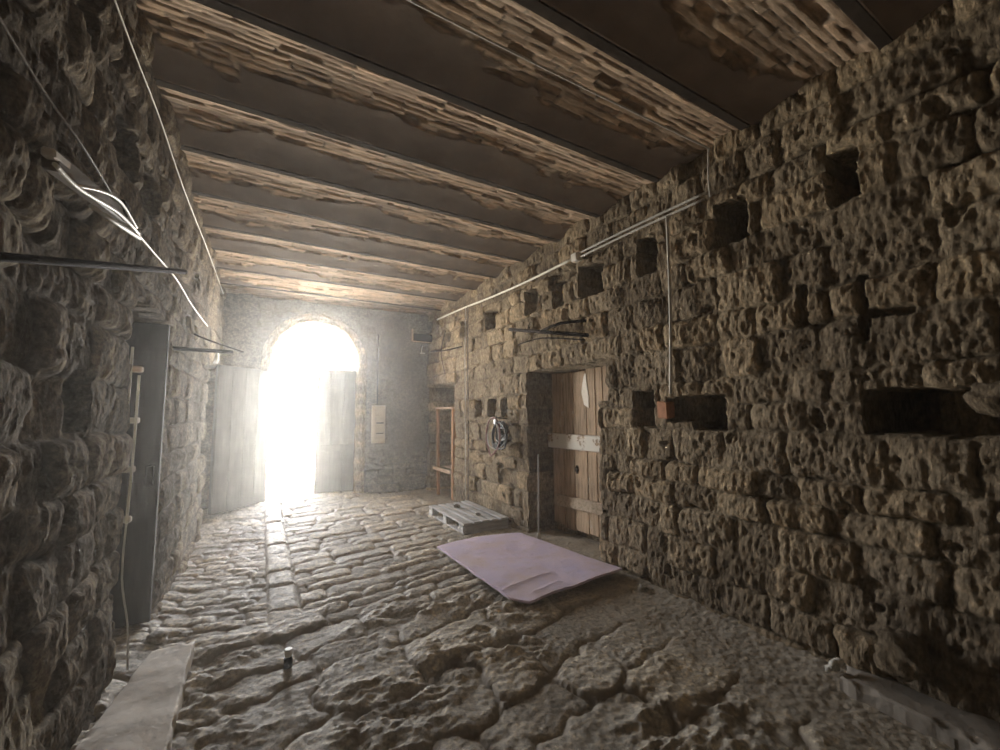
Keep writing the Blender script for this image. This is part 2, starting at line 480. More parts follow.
# ------------------------------------------------------------------ floor
def floor_height(x, y):
    # far paving: long stones laid across the passage, skewed a little
    xr = x + .03 * fbm(x * 2, y * 2, 200, 2) + .012 * pn(x * 9, y * 9, 201)
    yr = y - .16 * x + .05 * fbm(x * 1.5, y * 1.5, 202, 3) + .014 * pn(x * 9, y * 9, 203)
    d, t1, t2, cu, cv = blocks(xr, yr, edges_from(-3, 11, .13, .24, 21), .28, .75, .07, 21)
    dome = 1 - np.exp(-np.maximum(d, 0) / .022)
    A = .030 * dome + (t1 - .5) * .022 + (t2 - .5) * .03 * cv + .012 * fbm(x * 9, y * 12, 204, 3) + .010 * fbm(x * 3, y * 3, 205, 3)
    jA = np.clip(1 - d / .018, 0, 1)
    # left strip: smaller worn stones
    d2, s1, s2, cu2, cv2 = blocks(xr, yr + .35 * x, edges_from(-3, 11, .09, .16, 22), .15, .4, .05, 22)
    B = .014 * (1 - np.exp(-np.maximum(d2, 0) / .018)) + (s1 - .5) * .02 + .020 * fbm(x * 7, y * 12, 206, 4)
    jB = np.clip(1 - d2 / .014, 0, 1)
    # kerb strip
    yk = y + .02 * pn(x * 5, y * 5, 207)
    d3, k1, k2, _, _ = blocks(yk, x * 0 + .5, np.array([0, 1.0]), .32, .62, .03, 23)
    xe = np.minimum(x - .10, .335 - x) + .012 * fbm(x * 6, y * 6, 208, 2)
    dk = np.minimum(d3, xe)
    K = .045 * (1 - np.exp(-np.maximum(dk, 0) / .016)) + (k1 - .5) * .02 + .010 * fbm(x * 10, y * 10, 209, 3)
    jK = np.clip(1 - dk / .016, 0, 1)
    # near floor: big broken slabs and bare rock
    xn = x + .16 * fbm(x * 1.6, y * 1.6, 210, 3) + .03 * pn(x * 8, y * 8, 212)
    yn = y - .2 * x + .16 * fbm(x * 1.6, y * 1.6, 211, 3) + .03 * pn(x * 8, y * 8, 213)
    d4, q1, q2, cu4, cv4 = blocks(xn, yn, edges_from(-3, 11, .26, .46, 24), .35, .95, .10, 24)
    rockf = sst(-.12, .16, fbm(x * 1.1, y * 1.1, 214, 3))
    Nn = .022 * (1 - np.exp(-np.maximum(d4, 0) / .02)) + (q1 - .5) * .035 + (q2 - .5) * .05 * cv4
    Nn = Nn + rockf * (.034 * ridged(x * 3.2 + y, y * 5, 215, 4) + .034 * fbm(x * 7, y * 11, 216, 4)) + .010 * fbm(x * 22, y * 22, 217, 3)
    jN = np.clip(1 - d4 / .03, 0, 1)
    # blends
    wk = sst(.10, .115, x) * sst(.35, .335, x)
    wl = sst(.20, .17, x)
    near = sst(3.75, 3.35, y + .28 * fbm(x * 1.7, y * .6, 218, 2) + .20 * np.clip(x - .9, 0, 1.2))
    H = A * (1 - wl) + B * wl; J = jA * (1 - wl) + jB * wl; T = t1 * (1 - wl) + s1 * wl
    H = H * (1 - wk) + K * wk; J = J * (1 - wk) + jK * wk; T = T * (1 - wk) + (.55 + .4 * (k1 - .5)) * wk
    H = H * (1 - near) + Nn * near; J = J * (1 - near) + jN * near; T = T * (1 - near) + q1 * near
    # trodden earth along the right wall
    dirt = sst(2.15, 2.6, x + .22 * fbm(x * 2, y * 2, 219, 3)) * sst(4.9, 4.2, y)
    dirt = np.maximum(dirt, sst(2.5, 2.8, x) * .8)
    E = .02 + .016 * fbm(x * 5, y * 5, 220, 4) + .010 * fbm(x * 24, y * 24, 221, 3)
    H = H * (1 - dirt) + E * dirt; J = J * (1 - dirt) + .55 * dirt; T = T * (1 - dirt) + .35 * dirt
    H = H - .045
    H = H + .08 * sst(7.2, 8.3, y) * sst(2.2, 1.2, x)                    # rises to the threshold
    H = H + .05 * sst(2.75, 3.1, x) * sst(5, 3.5, y) + .06 * sst(-.42, -.72, x) * sst(6.0, 4.0, y)
    return H, np.clip(T, 0, 1), np.clip(J, 0, 1)

U = spaced([(-1.5, -.75, .06), (-.75, 3.15, .0095), (3.15, 4.1, .06)])
V = spaced([(-1.7, .4, .05), (.4, 4.0, .0085), (4.0, 8.9, .014)])
u, v = np.meshgrid(U, V)
H, T, J = floor_height(u, v)
o = link('floor', grid_mesh('floor', np.stack([u, v, H], -1), dict(tint=T, joint=J)), MAT['paving'])
tag(o, 'worn stone paved floor with a kerb strip and bare rock in front', None, kind='structure')
def fz(x, y):
    a, _, _ = floor_height(np.array([[float(x), x + .01]]), np.array([[float(y), float(y)]]))
    return float(a[0, 0])

# ------------------------------------------------------------------ ceiling: shallow brick vaults between iron beams
BE = [-1.55, -.76, .03, .816, 1.604, 2.387, 3.147, 3.857, 4.61, 5.38, 6.082, 6.859, 7.657, 8.46]
FLW = .065
def vault(x, y):
    i = np.clip(np.searchsorted(BE, y, side='right') - 1, 0, len(BE) - 2)
    e = np.array(BE)
    s = (y - e[i]) / (e[i + 1] - FLW - e[i])
    s = np.clip(s, 0, 1.0)
    return i, s
U = spaced([(-.85, 3.2, .015)])
V = spaced([(-1.6, .0, .04), (.0, 3.2, .0085), (3.2, 8.5, .011)])
u, v = np.meshgrid(U, V)
i, s = vault(u, v)
span = np.array(BE)[i + 1] - FLW - np.array(BE)[i]
rise = .055 + .02 * (np.sin(i * 12.9) * .5)
z = ZC + rise * 4 * s * (1 - s)
vb = v + .010 * fbm(u * 2.2, v * 3, 300, 2) + .004 * pn(u * 11, v * 11, 301)
ub = u + .02 * fbm(u * 2, v * 6, 302, 2)
sl = s * span + (vb - v)
cour = np.concatenate([np.arange(-.1, .9, .052)])
ub2 = ub + i * 3.37
d, b1, b2, cu, cv = blocks(ub2 + np.sin(i * 4.1), sl, cour, .13, .27, .006, 31)
# different bond in each bay
face = 1 - np.exp(-np.maximum(d, 0) / .004)
lost = sst(.15, .42, fbm(u * 1.7, v * 5, 303, 3))
brick_h = (face - 1) * (.010 + .022 * lost) + (b1 - .5) * .016 + (b2 - .5) * .012 * cv - .03 * (b2 > .93) * face + .006 * fbm(u * 6, v * 30, 304, 3)
pm = fbm(u * 1.1 + i * 7.7, v * 2.2, 305, 4)
edge = .60 + .42 * pm + .35 * sst(4.5, 8, v) + .10 * fbm(u * 9, v * 9, 306, 2)
plaster = sst(-.03, .03, s - edge)
pl_h = -.012 + .005 * fbm(u * 3, v * 3, 307, 3)
zz = z - (brick_h * (1 - plaster) + 0) + (pl_h) * plaster
flange = s >= .9999
zz = np.where(flange, ZC - .004, zz)
tint = b1; joint = np.clip(1 - d / .004, 0, 1) * (1 - plaster)
o = link('ceiling', grid_mesh('ceiling', np.stack([u, v, zz], -1), dict(tint=tint, joint=joint, plaster=np.clip(plaster, 0, 1)), flip=True), MAT['ceiling'])
tag(o, 'shallow brick vaults with remains of sooty plaster', None, kind='structure')
for k, y in enumerate(BE[1:-1]):
    bm = bm_new()
    add_box(bm, (-.85, y - FLW + .002, ZC - .014), (3.2, y - .001, ZC + .004), .003)
    add_box(bm, (-.85, y - FLW / 2 - .006, ZC), (3.2, y - FLW / 2 + .006, ZC + .14), .0)
    o = obj('ceiling_beam', bm, MAT['beam_iron'])
    tag(o, 'dark beam flange between two brick vaults', None, kind='structure')

# ------------------------------------------------------------------ doors
def planks(bm, ws, h0, h1, th, gap=.006, drop=0):
    """upright planks side by side along local x, returns width."""
    x = 0
    for w in ws:
        add_box(bm, (x + gap / 2, -th / 2 + rnd.uniform(-.004, .004), h0 + rnd.uniform(0, drop)), (x + w - gap / 2, th / 2, h1 - rnd.uniform(0, drop * .4)), .004)
        x += w
    return x

# plank door in the right wall: local x runs along the wall (towards the back), local y into the wall
d3 = thing('door_3', 'weathered brown plank door with pale battens in the right wall', 'door', (3.37, 3.12, 0), 0, None, 'structure')
d3.rotation_euler = (0, 0, math.radians(90))
bm = bm_new(); planks(bm, [.13, .11, .15, .12, .16, .24, .20, .23], .06, 2.03, .035, .010, .06)
obj('door_planks', bm, MAT['door_wood'], d3)
bm = bm_new(); add_box(bm, (.10, .018, 1.06), (1.38, .062, 1.24), .008, jit=.006)
o = obj('batten', bm, MAT['batten_pale'], d3); o['label'] = 'wide upper batten with flaking white paint'
bm = bm_new(); add_box(bm, (.02, .018, .36), (1.28, .05, .49), .008, jit=.008, rot=Matrix.Rotation(math.radians(2.0), 3, 'Y'))
o = obj('batten', bm, MAT['batten'], d3); o['label'] = 'bare grey lower batten'
# flaked paint patch
bm = bm_new()
pts = [(.62, 1.56), (.70, 1.60), (.74, 1.74), (.72, 1.86), (.68, 1.97), (.66, 1.98), (.645, 1.84), (.62, 1.70)]
f1 = [bm.verts.new((x, .0195, z)) for x, z in pts]; f2 = [bm.verts.new((x, .0235, z)) for x, z in pts]
bm.faces.new(f2)
for k in range(len(pts)): bm.faces.new((f1[k], f1[(k + 1) % len(pts)], f2[(k + 1) % len(pts)], f2[k]))
o = obj('paint_flake', bm, MAT['box_metal'], d3); o['label'] = 'pale flake of old paint'
bm = bm_new(); add_tube(bm, [(.86 + .022 * math.cos(a), .024, .82 + .035 * math.sin(a)) for a in np.linspace(0, 2 * math.pi, 17)], .006, 6, cap=False)
add_box(bm, (.845, .016, .77), (.875, .024, .87), .003)
obj('knot_ring', bm, MAT['iron'], d3)  # ring and plate stand for a dark knot in the planks

# gateway leaves
g1 = thing('door_1', 'closed right leaf of the arched wooden gate', 'door', (.90, 8.52, 0), 0, None, 'structure')
bm = bm_new(); planks(bm, [.24, .245, .24], .03, 2.38, .05, .002); obj('door_planks', bm, MAT['leaf_wood'], g1)
for z in (.82,):
    bm = bm_new(); add_box(bm, (.0, -.06, z), (.725, -.025, z + .13), .005); obj('ledge_board', bm, MAT['leaf_wood'], g1)
ang = math.atan2(7.52 - 8.25, -.60 - .10)
g2 = thing('door_2', 'open left leaf of the wooden gate swung in against the left wall', 'door', (.10, 8.25, 0), ang, None, 'structure')
bm = bm_new(); planks(bm, [.25] * 4, .05, 2.27, .05, .002); obj('door_planks', bm, MAT['leaf_wood'], g2)
bm = bm_new(); add_box(bm, (.94, -.05, .06), (.99, -.026, 2.26), .005); obj('edge_post', bm, MAT['leaf_wood'], g2)

g4 = thing('reveal_panel', 'dark grey panel added to darken the far reveal of the left doorway', 'door', (-.635, 4.0, 0), math.radians(180), None, 'structure')  # added panel that darkens and smooths the far reveal, latch included
bm = bm_new(); planks(bm, [.27, .27, .27], .03, 2.2, .045, .002); obj('door_planks', bm, MAT['dark_panel'], g4)
bm = bm_new(); add_box(bm, (.03, .023, 1.0), (.08, .05, 1.14), .004); obj('panel_latch', bm, MAT['iron'], g4)

# ------------------------------------------------------------------ pallet
PL = thing('pallet', 'weathered grey wooden pallet lying against the right wall', 'pallet', (2.29, 4.95, fz(2.5, 5.4) + .012))
Wp, Lp = .665, 1.26
for k, (x0, w) in enumerate([(0, .115), (.145, .09), (.272, .095), (.405, .09), (.545, .12)]):
    bm = bm_new(); add_box(bm, (x0, rnd.uniform(-.012, .012), .122), (x0 + w, Lp + rnd.uniform(-.01, .01), .144), .003, jit=.003)
    obj('deck_board', bm, MAT['pallet'], PL)
for y in (0.012, Lp / 2 - .07, Lp - .152):
    bm = bm_new(); add_box(bm, (0, y, .100), (Wp, y + .14, .1215), .003); obj('cross_board', bm, MAT['pallet_x'], PL)
for x, w in ((0, .10), (Wp / 2 - .06, .12), (Wp - .10, .10)):
    for y in (.015, Lp / 2 - .07, Lp - .155):
        bm = bm_new(); add_box(bm, (x, y, .0225), (x + w, y + .14, .0995), .003); obj('block', bm, MAT['pallet'], PL)
for x, w in ((0, .10), (Wp / 2 - .06, .12), (Wp - .10, .10)):
    bm = bm_new(); add_box(bm, (x, 0, 0), (x + w, Lp, .022), .003); obj('bottom_board', bm, MAT['pallet'], PL)
bm = bm_new(); add_box(bm, (.02, -.016, .004), (Wp - .01, -.004, .118), .003, jit=.004)
o = obj('end_shade_board', bm, MAT['pallet_x'], PL)  # added dark board standing in for shade in the end openings
# rubble scraps left on the boards
for (x, y, s, lab) in ((.30, .88, .045, 'brown stone on the far boards of the pallet'), (.36, .30, .030, 'small dark stone on the near boards of the pallet')):
    bm = bm_new(); add_rock(bm, (0, 0, 0), (s, s * 1.3, s * .6), int(x * 100), 2)
    o = obj('rock', bm, MAT['stone_left']); o.location = (2.29 + x, 4.95 + y, PL.location.z + .144 + s * .5)
    tag(o, lab, 'stone')

# ------------------------------------------------------------------ pink sheet on the floor
corner = np.array([[1.77, 2.81], [2.93, 2.88], [2.78, 4.38], [1.745, 4.47]])
nu, nv = 120, 140
a, b = np.meshgrid(np.linspace(0, 1, nu), np.linspace(0, 1, nv))
def bil(k): return (corner[0, k] * (1 - a) * (1 - b) + corner[1, k] * a * (1 - b) + corner[2, k] * a * b + corner[3, k] * (1 - a) * b)
X, Y = bil(0), bil(1)
# front edge bows out towards the viewer, back edge too
Y = Y + (1 - b) ** 6 * .16 * np.clip(1 - a / .08, 0, 1) + b ** 3 * .13 * np.sin(a * math.pi)
Y = Y + .012 * fbm(X * 5, Y * 2, 401, 2) * (1 - b) ** 2; X = X + .010 * fbm(Y * 4, X * 2, 402, 2) * (1 - a) ** 4
Z = .047 + .010 * fbm(X * 2.2, Y * 2.2, 403, 3) + .018 * (1 - b) ** 3 * sst(.0, .35, a) + .02 * sst(.5, 1, a)
def crease(x0, y0, x1, y1, wd, amp):
    dx, dy = x1 - x0, y1 - y0; L2 = dx * dx + dy * dy
    t = ((X - x0) * dx + (Y - y0) * dy) / L2
    dist = ((X - x0) * dy - (Y - y0) * dx) / math.sqrt(L2) + .02 * fbm(X * 6, Y * 6, 404, 2)
    m = sst(0, .12, t) * sst(1, .85, t)
    return m * amp * (sst(-wd, 0, dist) - .0) * np.exp(-np.maximum(dist, 0) / .05)
Z = Z + crease(1.76, 3.12, 2.38, 3.22, .004, .014) + crease(1.93, 2.93, 2.32, 3.0, .004, .013)
top = np.stack([X, Y, Z], -1)
th = .016
P2 = top.copy(); P2[..., 2] -= th
bm = bm_new()
vt = [[bm.verts.new(top[j, k]) for k in range(nu)] for j in range(nv)]
vb_ = [[bm.verts.new(P2[j, k]) for k in range(nu)] for j in range(nv)]
for j in range(nv - 1):
    for k in range(nu - 1):
        bm.faces.new((vt[j][k], vt[j][k + 1], vt[j + 1][k + 1], vt[j + 1][k])).smooth = True
        bm.faces.new((vb_[j][k], vb_[j + 1][k], vb_[j + 1][k + 1], vb_[j][k + 1])).smooth = True
for k in range(nu - 1):
    bm.faces.new((vt[0][k], vb_[0][k], vb_[0][k + 1], vt[0][k + 1])); bm.faces.new((vt[-1][k], vt[-1][k + 1], vb_[-1][k + 1], vb_[-1][k]))
for j in range(nv - 1):
    bm.faces.new((vt[j][0], vt[j + 1][0], vb_[j + 1][0], vb_[j][0])); bm.faces.new((vt[j][-1], vb_[j][-1], vb_[j + 1][-1], vt[j + 1][-1]))
o = obj('floor_sheet', bm, MAT['sheet']); tag(o, 'dusty lilac pink sheet with torn front edge lying on the floor', 'mat')

# ------------------------------------------------------------------ slabs and stones on the floor
def slab(name, poly, z0, z1, mat, seed, n=60, rough=.006, bev=.014):
    """quadrilateral slab with a worn top. poly: four corners in order"""
    q = np.array(poly); a, b = np.meshgrid(np.linspace(0, 1, n), np.linspace(0, 1, n))
    XY = [q[0, k] * (1 - a) * (1 - b) + q[1, k] * a * (1 - b) + q[2, k] * a * b + q[3, k] * (1 - a) * b for k in (0, 1)]
    ed = np.minimum(np.minimum(a, 1 - a), np.minimum(b, 1 - b))
    X = XY[0] + (ed < .001) * .022 * fbm(XY[0] * 9, XY[1] * 9, seed, 3); Yy = XY[1] + (ed < .001) * .022 * fbm(XY[0] * 9 + 4, XY[1] * 9, seed + 1, 3)
    Zt = z1 + rough * 2 * fbm(X * 4, Yy * 4, seed + 2, 4) - bev * (ed < .001) - .02 * sst(.1, .3, fbm(X * 6, Yy * 6, seed + 3, 3)) * sst(.12, .0, ed)
    bm = bm_new()
    t = [[bm.verts.new((X[j, k], Yy[j, k], Zt[j, k])) for k in range(n)] for j in range(n)]
    for j in range(n - 1):
        for k in range(n - 1): bm.faces.new((t[j][k], t[j][k + 1], t[j + 1][k + 1], t[j + 1][k])).smooth = True
    ring = [t[0][k] for k in range(n)] + [t[j][-1] for j in range(1, n)] + [t[-1][k] for k in range(n - 2, -1, -1)] + [t[j][0] for j in range(n - 2, 0, -1)]
    low = [bm.verts.new((w.co.x, w.co.y, z0)) for w in ring]
    for k in range(len(ring)):
        k2 = (k + 1) % len(ring); bm.faces.new((ring[k], low[k], low[k2], ring[k2]))
    bm.faces.new(low)
    return obj(name, bm, mat)
o = slab('stone_slab', [(-.745, 1.9), (-.285, 1.9), (-.315, 3.42), (-.52, 3.42)], -.03, .075, MAT['slab'], 500)
tag(o, 'pale worn stone slab lying along the foot of the left wall', 'slab')
o = slab('concrete_ledge', [(2.74, .2), (3.3, .2), (3.14, 1.24), (2.81, 1.19)], -.04, .055, MAT['ledge'], 510)
tag(o, 'dark low concrete ledge at the foot of the right wall', 'ledge')
bm = bm_new()
for k in range(7): add_rock(bm, (rnd.uniform(-.03, .03), rnd.uniform(-.02, .03), k * .006), (rnd.uniform(.012, .03), rnd.uniform(.01, .022), rnd.uniform(.01, .02)), 60 + k, 2, .3)
o = obj('plaster_crumbs', bm, MAT['plaster_white']); o.location = (2.86, 1.22, .055)
tag(o, 'white plaster crumbs on the far end of the dark ledge', 'rubble', kind='stuff')
bm = bm_new(); add_rock(bm, (0, 0, 0), (.09, .10, .11), 77, 4, .2)
o = obj('boulder', bm, MAT['stone_right']); o.location = (2.96, .95, .24); tag(o, 'rounded boulder bulging from the right wall above the dark ledge', 'stone')
for (x, y, s, lab, m) in ((-.55, 3.74, .05, 'largest rubble stone at the sill of the left doorway', 'paving'), (-.40, 3.80, .035, 'small rubble stone beside the larger one in front of the left doorway', 'paving'),
                          (2.90, 2.62, .035, 'small stone between the lilac sheet and the right wall', 'paving')):
    bm = bm_new(); add_rock(bm, (0, 0, 0), (s * 1.2, s, s * .7), int(abs(x) * 100) + 3, 3, .22)
    o = obj('rock', bm, MAT[m]); o.location = (x, y, fz(x, y) + s * .42); o.rotation_euler = (0, 0, x * 9); tag(o, lab, 'stone')

bm = bm_new(); add_rock(bm, (0, 0, 0), (.10, .10, .085), 41, 4, .2)
o = obj('rock', bm, MAT['stone_right']); o.location = (3.06, .54, 1.555); tag(o, 'pale stone left standing in the long dark hole of the right wall', 'stone')
# dark bottle cap / canister standing on the floor
cz = fz(.2, 3.0)
t = thing('canister', 'tiny dark canister with a pale top standing on the paving', 'canister', (.205, 3.0, cz))
bm = bm_new(); add_tube(bm, [(0, 0, -.01), (0, 0, .03), (0, 0, .06)], .024, 14); obj('body', bm, MAT['cable_black'], t)
bm = bm_new(); add_tube(bm, [(0, 0, .0605), (0, 0, .064), (0, 0, .10), (0, 0, .104)], .021, 14); o = obj('cap', bm, MAT['white_plastic'], t); o['label'] = 'pale cap'

# ------------------------------------------------------------------ wooden rack in the far right doorway
RK = thing('wooden_rack', 'narrow orange brown wooden rack standing in the far right doorway', 'rack', (3.0, 7.35, 0))
z0 = -.04
bm = bm_new(); add_box(bm, (-.03, .26, z0), (.02, .32, 1.60), .004, rot=Matrix.Rotation(math.radians(-1.6), 3, 'X')); obj('post', bm, MAT['rack_wood'], RK)
bm = bm_new(); add_box(bm, (.0, -.40, z0), (.05, -.34, 1.60), .004); obj('post', bm, MAT['rack_wood'], RK)
bm = bm_new(); add_box(bm, (.34, .26, z0), (.38, .31, 1.58), .004); obj('post', bm, MAT['rack_wood'], RK)
bm = bm_new(); add_box(bm, (.34, -.40, z0), (.38, -.34, 1.58), .004); obj('post', bm, MAT['rack_wood'], RK)
bm = bm_new(); add_box(bm, (-.03, -.42, 1.6005), (.40, .38, 1.632), .004); obj('top_board', bm, MAT['rack_board'], RK)
bm = bm_new(); add_box(bm, (-.06, -.42, .44), (-.032, .44, .50), .004); obj('shelf_board', bm, MAT['rack_board'], RK)
bm = bm_new(); add_box(bm, (.052, -.33, .50), (.338, .24, .52), .003); obj('shelf', bm, MAT['rack_board'], RK)

# ------------------------------------------------------------------ electrical box on the end wall
EB = thing('electrical_box', 'beige metal fuse box mounted on the end wall beside the gateway', 'fuse box', (1.99, YB - .02, 0))
bm = bm_new(); add_box(bm, (-.125, -.10, .95), (.125, .02, 1.68), .008); obj('body', bm, MAT['box_metal'], EB)
bm = bm_new(); add_box(bm, (-.085, -.125, 1.04), (.105, -.1005, 1.45), .006); o = obj('door', bm, MAT['box_panel'], EB); o['label'] = 'lower hinged cover'
bm = bm_new(); add_box(bm, (-.06, -.131, 1.33), (.08, -.1255, 1.35), .002); obj('slot', bm, MAT['iron'], o)
bm = bm_new(); add_box(bm, (-.06, -.131, 1.13), (.08, -.1255, 1.15), .002); obj('slot', bm, MAT['iron'], o)
bm = bm_new(); add_box(bm, (-.105, -.112, 1.48), (.11, -.1005, 1.66), .004); obj('upper_panel', bm, MAT['box_metal'], EB)
bm = bm_new(); add_tube(bm, [(-.02, 0, 1.68), (-.02, 0, 2.4), (-.02, .0, 3.1)], .012, 8); obj('supply_pipe', bm, MAT['beam_iron'], EB)

# floodlight and lamp holder near the far right corner
FLT = thing('floodlight', 'dark floodlight box with a pale rim high in the far right corner', 'lamp', (2.72, 8.0, 3.02))
bm = bm_new(); add_box(bm, (-.13, -.02, -.06), (.26, .10, .10), .01); obj('housing', bm, MAT['iron'], FLT)
bm = bm_new(); add_box(bm, (-.15, -.03, -.075), (.26, -.021, -.055), .003); add_box(bm, (-.16, -.03, -.06), (-.135, .02, .19), .004); obj('rim', bm, MAT['rack_board'], FLT)
bm = bm_new(); add_box(bm, (.14, .10, -.02), (.18, .31, .02), .004); obj('bracket', bm, MAT['iron'], FLT)
LH = thing('lamp_holder', 'small white lamp holder hanging below the floodlight', 'lamp', (2.82, 8.12, 2.74))
bm = bm_new(); add_box(bm, (-.04, -.02, 0), (.06, .02, .018), .003); obj('base', bm, MAT['white_plastic'], LH)
bm = bm_new(); add_tube(bm, smooth_path([(-.01, 0, .0185), (-.012, 0, .09), (.01, .0, .16)], 5), .014, 8, r2=.008); obj('stem', bm, MAT['white_plastic'], LH)
bm = bm_new(); add_tube(bm, [(.01, 0, .16), (.02, .1, .19), (.02, .2, .2)], .006, 6); obj('wire', bm, MAT['cable_black'], LH)

# ------------------------------------------------------------------ pipes and cables on the right wall
OFF = .06
KR = (XR - OFF) / XR
XW = XR - OFF
XV = XL + .06
def pw(p):                        # keeps a fitting's bearing when it is set off from the face of its wall
    k = p[0] / (XR if p[0] > 1 else XL)
    return (p[0], p[1] * k, 1.5 + (p[2] - 1.5) * k)
def pipe(name, pts, r, mat, label, cat, group=None, sm=0, n=8):
    pts = [pw(p) if abs(p[0] - XW) < .06 or abs(p[0] - XV) < .06 else p for p in pts]
    bm = bm_new(); add_tube(bm, smooth_path(pts, sm) if sm else pts, r, n)
    o = obj(name, bm, mat); tag(o, label, cat, group); return o
JB = thing('junction_box', 'small pale junction box where the two conduits begin', 'junction box', pw((XW, 3.52, 3.255)))
bm = bm_new(); add_box(bm, (-.03, -.05, -.045), (.05, .05, .045), .008); obj('body', bm, MAT['white_plastic'], JB)
bm = bm_new(); add_box(bm, (-.038, -.042, -.037), (-.0305, .042, .037), .003); obj('lid', bm, MAT['white_plastic'], JB)
pipe('conduit', [(XW, 3.46, 3.283), (XW - .01, 2.7, 3.275), (XW, 1.93, 3.250)], .011, MAT['grey_pipe'], 'upper of the two grey conduits running along the right wall to the upright cable', 'conduit', sm=6)
pipe('conduit', [(XW, 3.46, 3.235), (XW - .005, 2.7, 3.228), (XW, 1.95, 3.205)], .011, MAT['grey_pipe'], 'lower of the two grey conduits running along the right wall to the upright cable', 'conduit', sm=6)
pipe('conduit', [(XW, 3.57, 3.255), (XW - .01, 4.6, 3.262), (XW, 5.6, 3.30), (XW, 6.6, 3.36), (XW, 7.8, 3.405)], .015, MAT['cable_white'], 'long white conduit from the junction box to the far end of the right wall', 'conduit', sm=6)
pipe('conduit', [(XW - .01, 2.30, 3.21), (XW - .01, 2.31, 2.4), (XW - .005, 2.345, 1.655)], .0125, MAT['grey_pipe'], 'upright grey conduit dropping to the orange brick in the right wall', 'conduit', sm=6)
pipe('cable', [(XW, 1.895, 3.20), (XW, 1.90, 3.4), (XW, 1.885, ZC + .03)], .008, MAT['grey_pipe'], 'short upright cable joining the ceiling to the wall conduits', 'cable', sm=4)
pipe('cable', [(-.3, 1.885, ZC + .035), (.51, 1.888, ZC + .028), (1.7, 1.885, ZC + .02), (XW - .01, 1.88, ZC + .028)], .007, MAT['grey_pipe'], 'thin grey cable strung across the ceiling vault', 'cable', sm=6)
pipe('cable', [(XW, 6.36, 3.36), (XW - .01, 6.37, 2.4), (XW, 6.35, 1.2), (XW - .01, 6.36, -.02)], .012, MAT['cable_brown'], 'dark upright cable down the right wall beside the far doorway', 'cable', sm=5)
pipe('cable', [(XW + .03, 6.45, 3.36), (XW, 6.47, 2.4), (XW + .02, 6.45, 1.2), (XW, 6.46, 0)], .007, MAT['grey_pipe'], 'pale thin cable beside the dark upright cable', 'cable', sm=5)
pipe('iron_bar', [(XW + .02, 8.15, 2.81), (XW, 7.4, 2.72), (XW + .02, 6.6, 2.68)], .012, MAT['iron'], 'thin dark bar along the right wall above the far doorway', 'bar')
pipe('wire', [(XW - .01, 7.35, 3.1), (XW, 7.5, 2.9), (XW - .01, 7.58, 2.70), (XW - .02, 7.5, 2.5), (XW, 7.36, 2.26)], .007, MAT['cable_black'], 'black wire dangling over the wall above the far doorway', 'wire', sm=6)
# sticks above the plank door
pipe('iron_bar', [(XR - .16, 4.72, 2.63), (XR - .11, 3.36, 2.335)], .022, MAT['iron'], 'thick rusty bar sloping above the plank door', 'bar', n=8)
pipe('iron_bar', [(XR - .19, 4.0, 2.46), (XR - .19, 3.62, 2.49), (XR - .05, 3.38, 2.50)], .016, MAT['iron'], 'short bent rusty bar crossing over the thick one above the plank door', 'bar', sm=5)
pipe('iron_bar', [(XR - .10, 4.75, 2.44), (XR - .10, 4.2, 2.44), (XR - .08, 3.40, 2.29)], .008, MAT['iron'], 'thin crooked rod lowest of the bars above the plank door', 'bar', sm=5)
# thin rod leaning in the doorway
RD = thing('rod', 'thin pale rod standing upright in front of the plank door', 'rod', (2.95, 4.24, .02))
bm = bm_new(); add_tube(bm, smooth_path([(.03, .02, .98), (.02, .015, .5), (.0, .0, .02)], 6), .009, 8); obj('shaft', bm, MAT['grey_pipe'], RD)
bm = bm_new(); add_tube(bm, [(0, 0, -.02), (0, 0, .0195), (0, 0, .05)], .024, 10, r2=.014); o = obj('foot', bm, MAT['white_plastic'], RD)
# brick wedge
bm = bm_new(); add_box(bm, (-.06, -.05, -.075), (.06, .05, .075), .008, jit=.01)
o = obj('brick', bm, MAT['brick']); o.location = (3.03, 2.40, 1.52); tag(o, 'orange brick wedged in the right wall below the upright conduit', 'brick')

# cable coil
CC = thing('cable_coil', 'tangled coil of black and red cable hanging on the right wall by the plank door', 'cable coil', (XR - .13, 5.05, 1.23))
def loop(cy, cz, ry, rz, off, tilt, wob, seed):
    rg = random.Random(seed); pts = []
    for k in range(33):
        a = 2 * math.pi * k / 32
        y = ry * math.cos(a) * (1 + wob * math.sin(3 * a + seed)); z = rz * math.sin(a) * (1 + wob * math.cos(2 * a + seed))
        pts.append((off + .02 * math.sin(2 * a + seed), cy + y * math.cos(tilt) - z * math.sin(tilt), cz + y * math.sin(tilt) + z * math.cos(tilt)))
    return pts
for k in range(8):
    bm = bm_new(); add_tube(bm, loop(-.06 + .02 * (k % 3), .02 * (k % 4) - .03, .19 - .018 * k, .20 - .017 * k, -.05 + .012 * k, .35 * k, .10, k), .013, 7, cap=False)
    obj('cable_loop', bm, MAT['cable_black'], CC)
bm = bm_new(); add_tube(bm, loop(.12, -.05, .20, .24, -.05, .15, .12, 9), .010, 7, cap=False); o = obj('cable_loop', bm, MAT['cable_red'], CC); o['label'] = 'dark red outer loop'
bm = bm_new(); add_tube(bm, loop(.16, .0, .16, .24, -.02, -.1, .1, 12), .010, 7, cap=False); o = obj('cable_loop', bm, MAT['grey_pipe'], CC); o['label'] = 'pale outer loop'
bm = bm_new(); add_rock(bm, (-.06, .08, -.16), (.012, .03, .018), 6, 3, .25); o = obj('tape_bundle', bm, MAT['foil'], CC); o['label'] = 'silver tape at the foot of the coil'
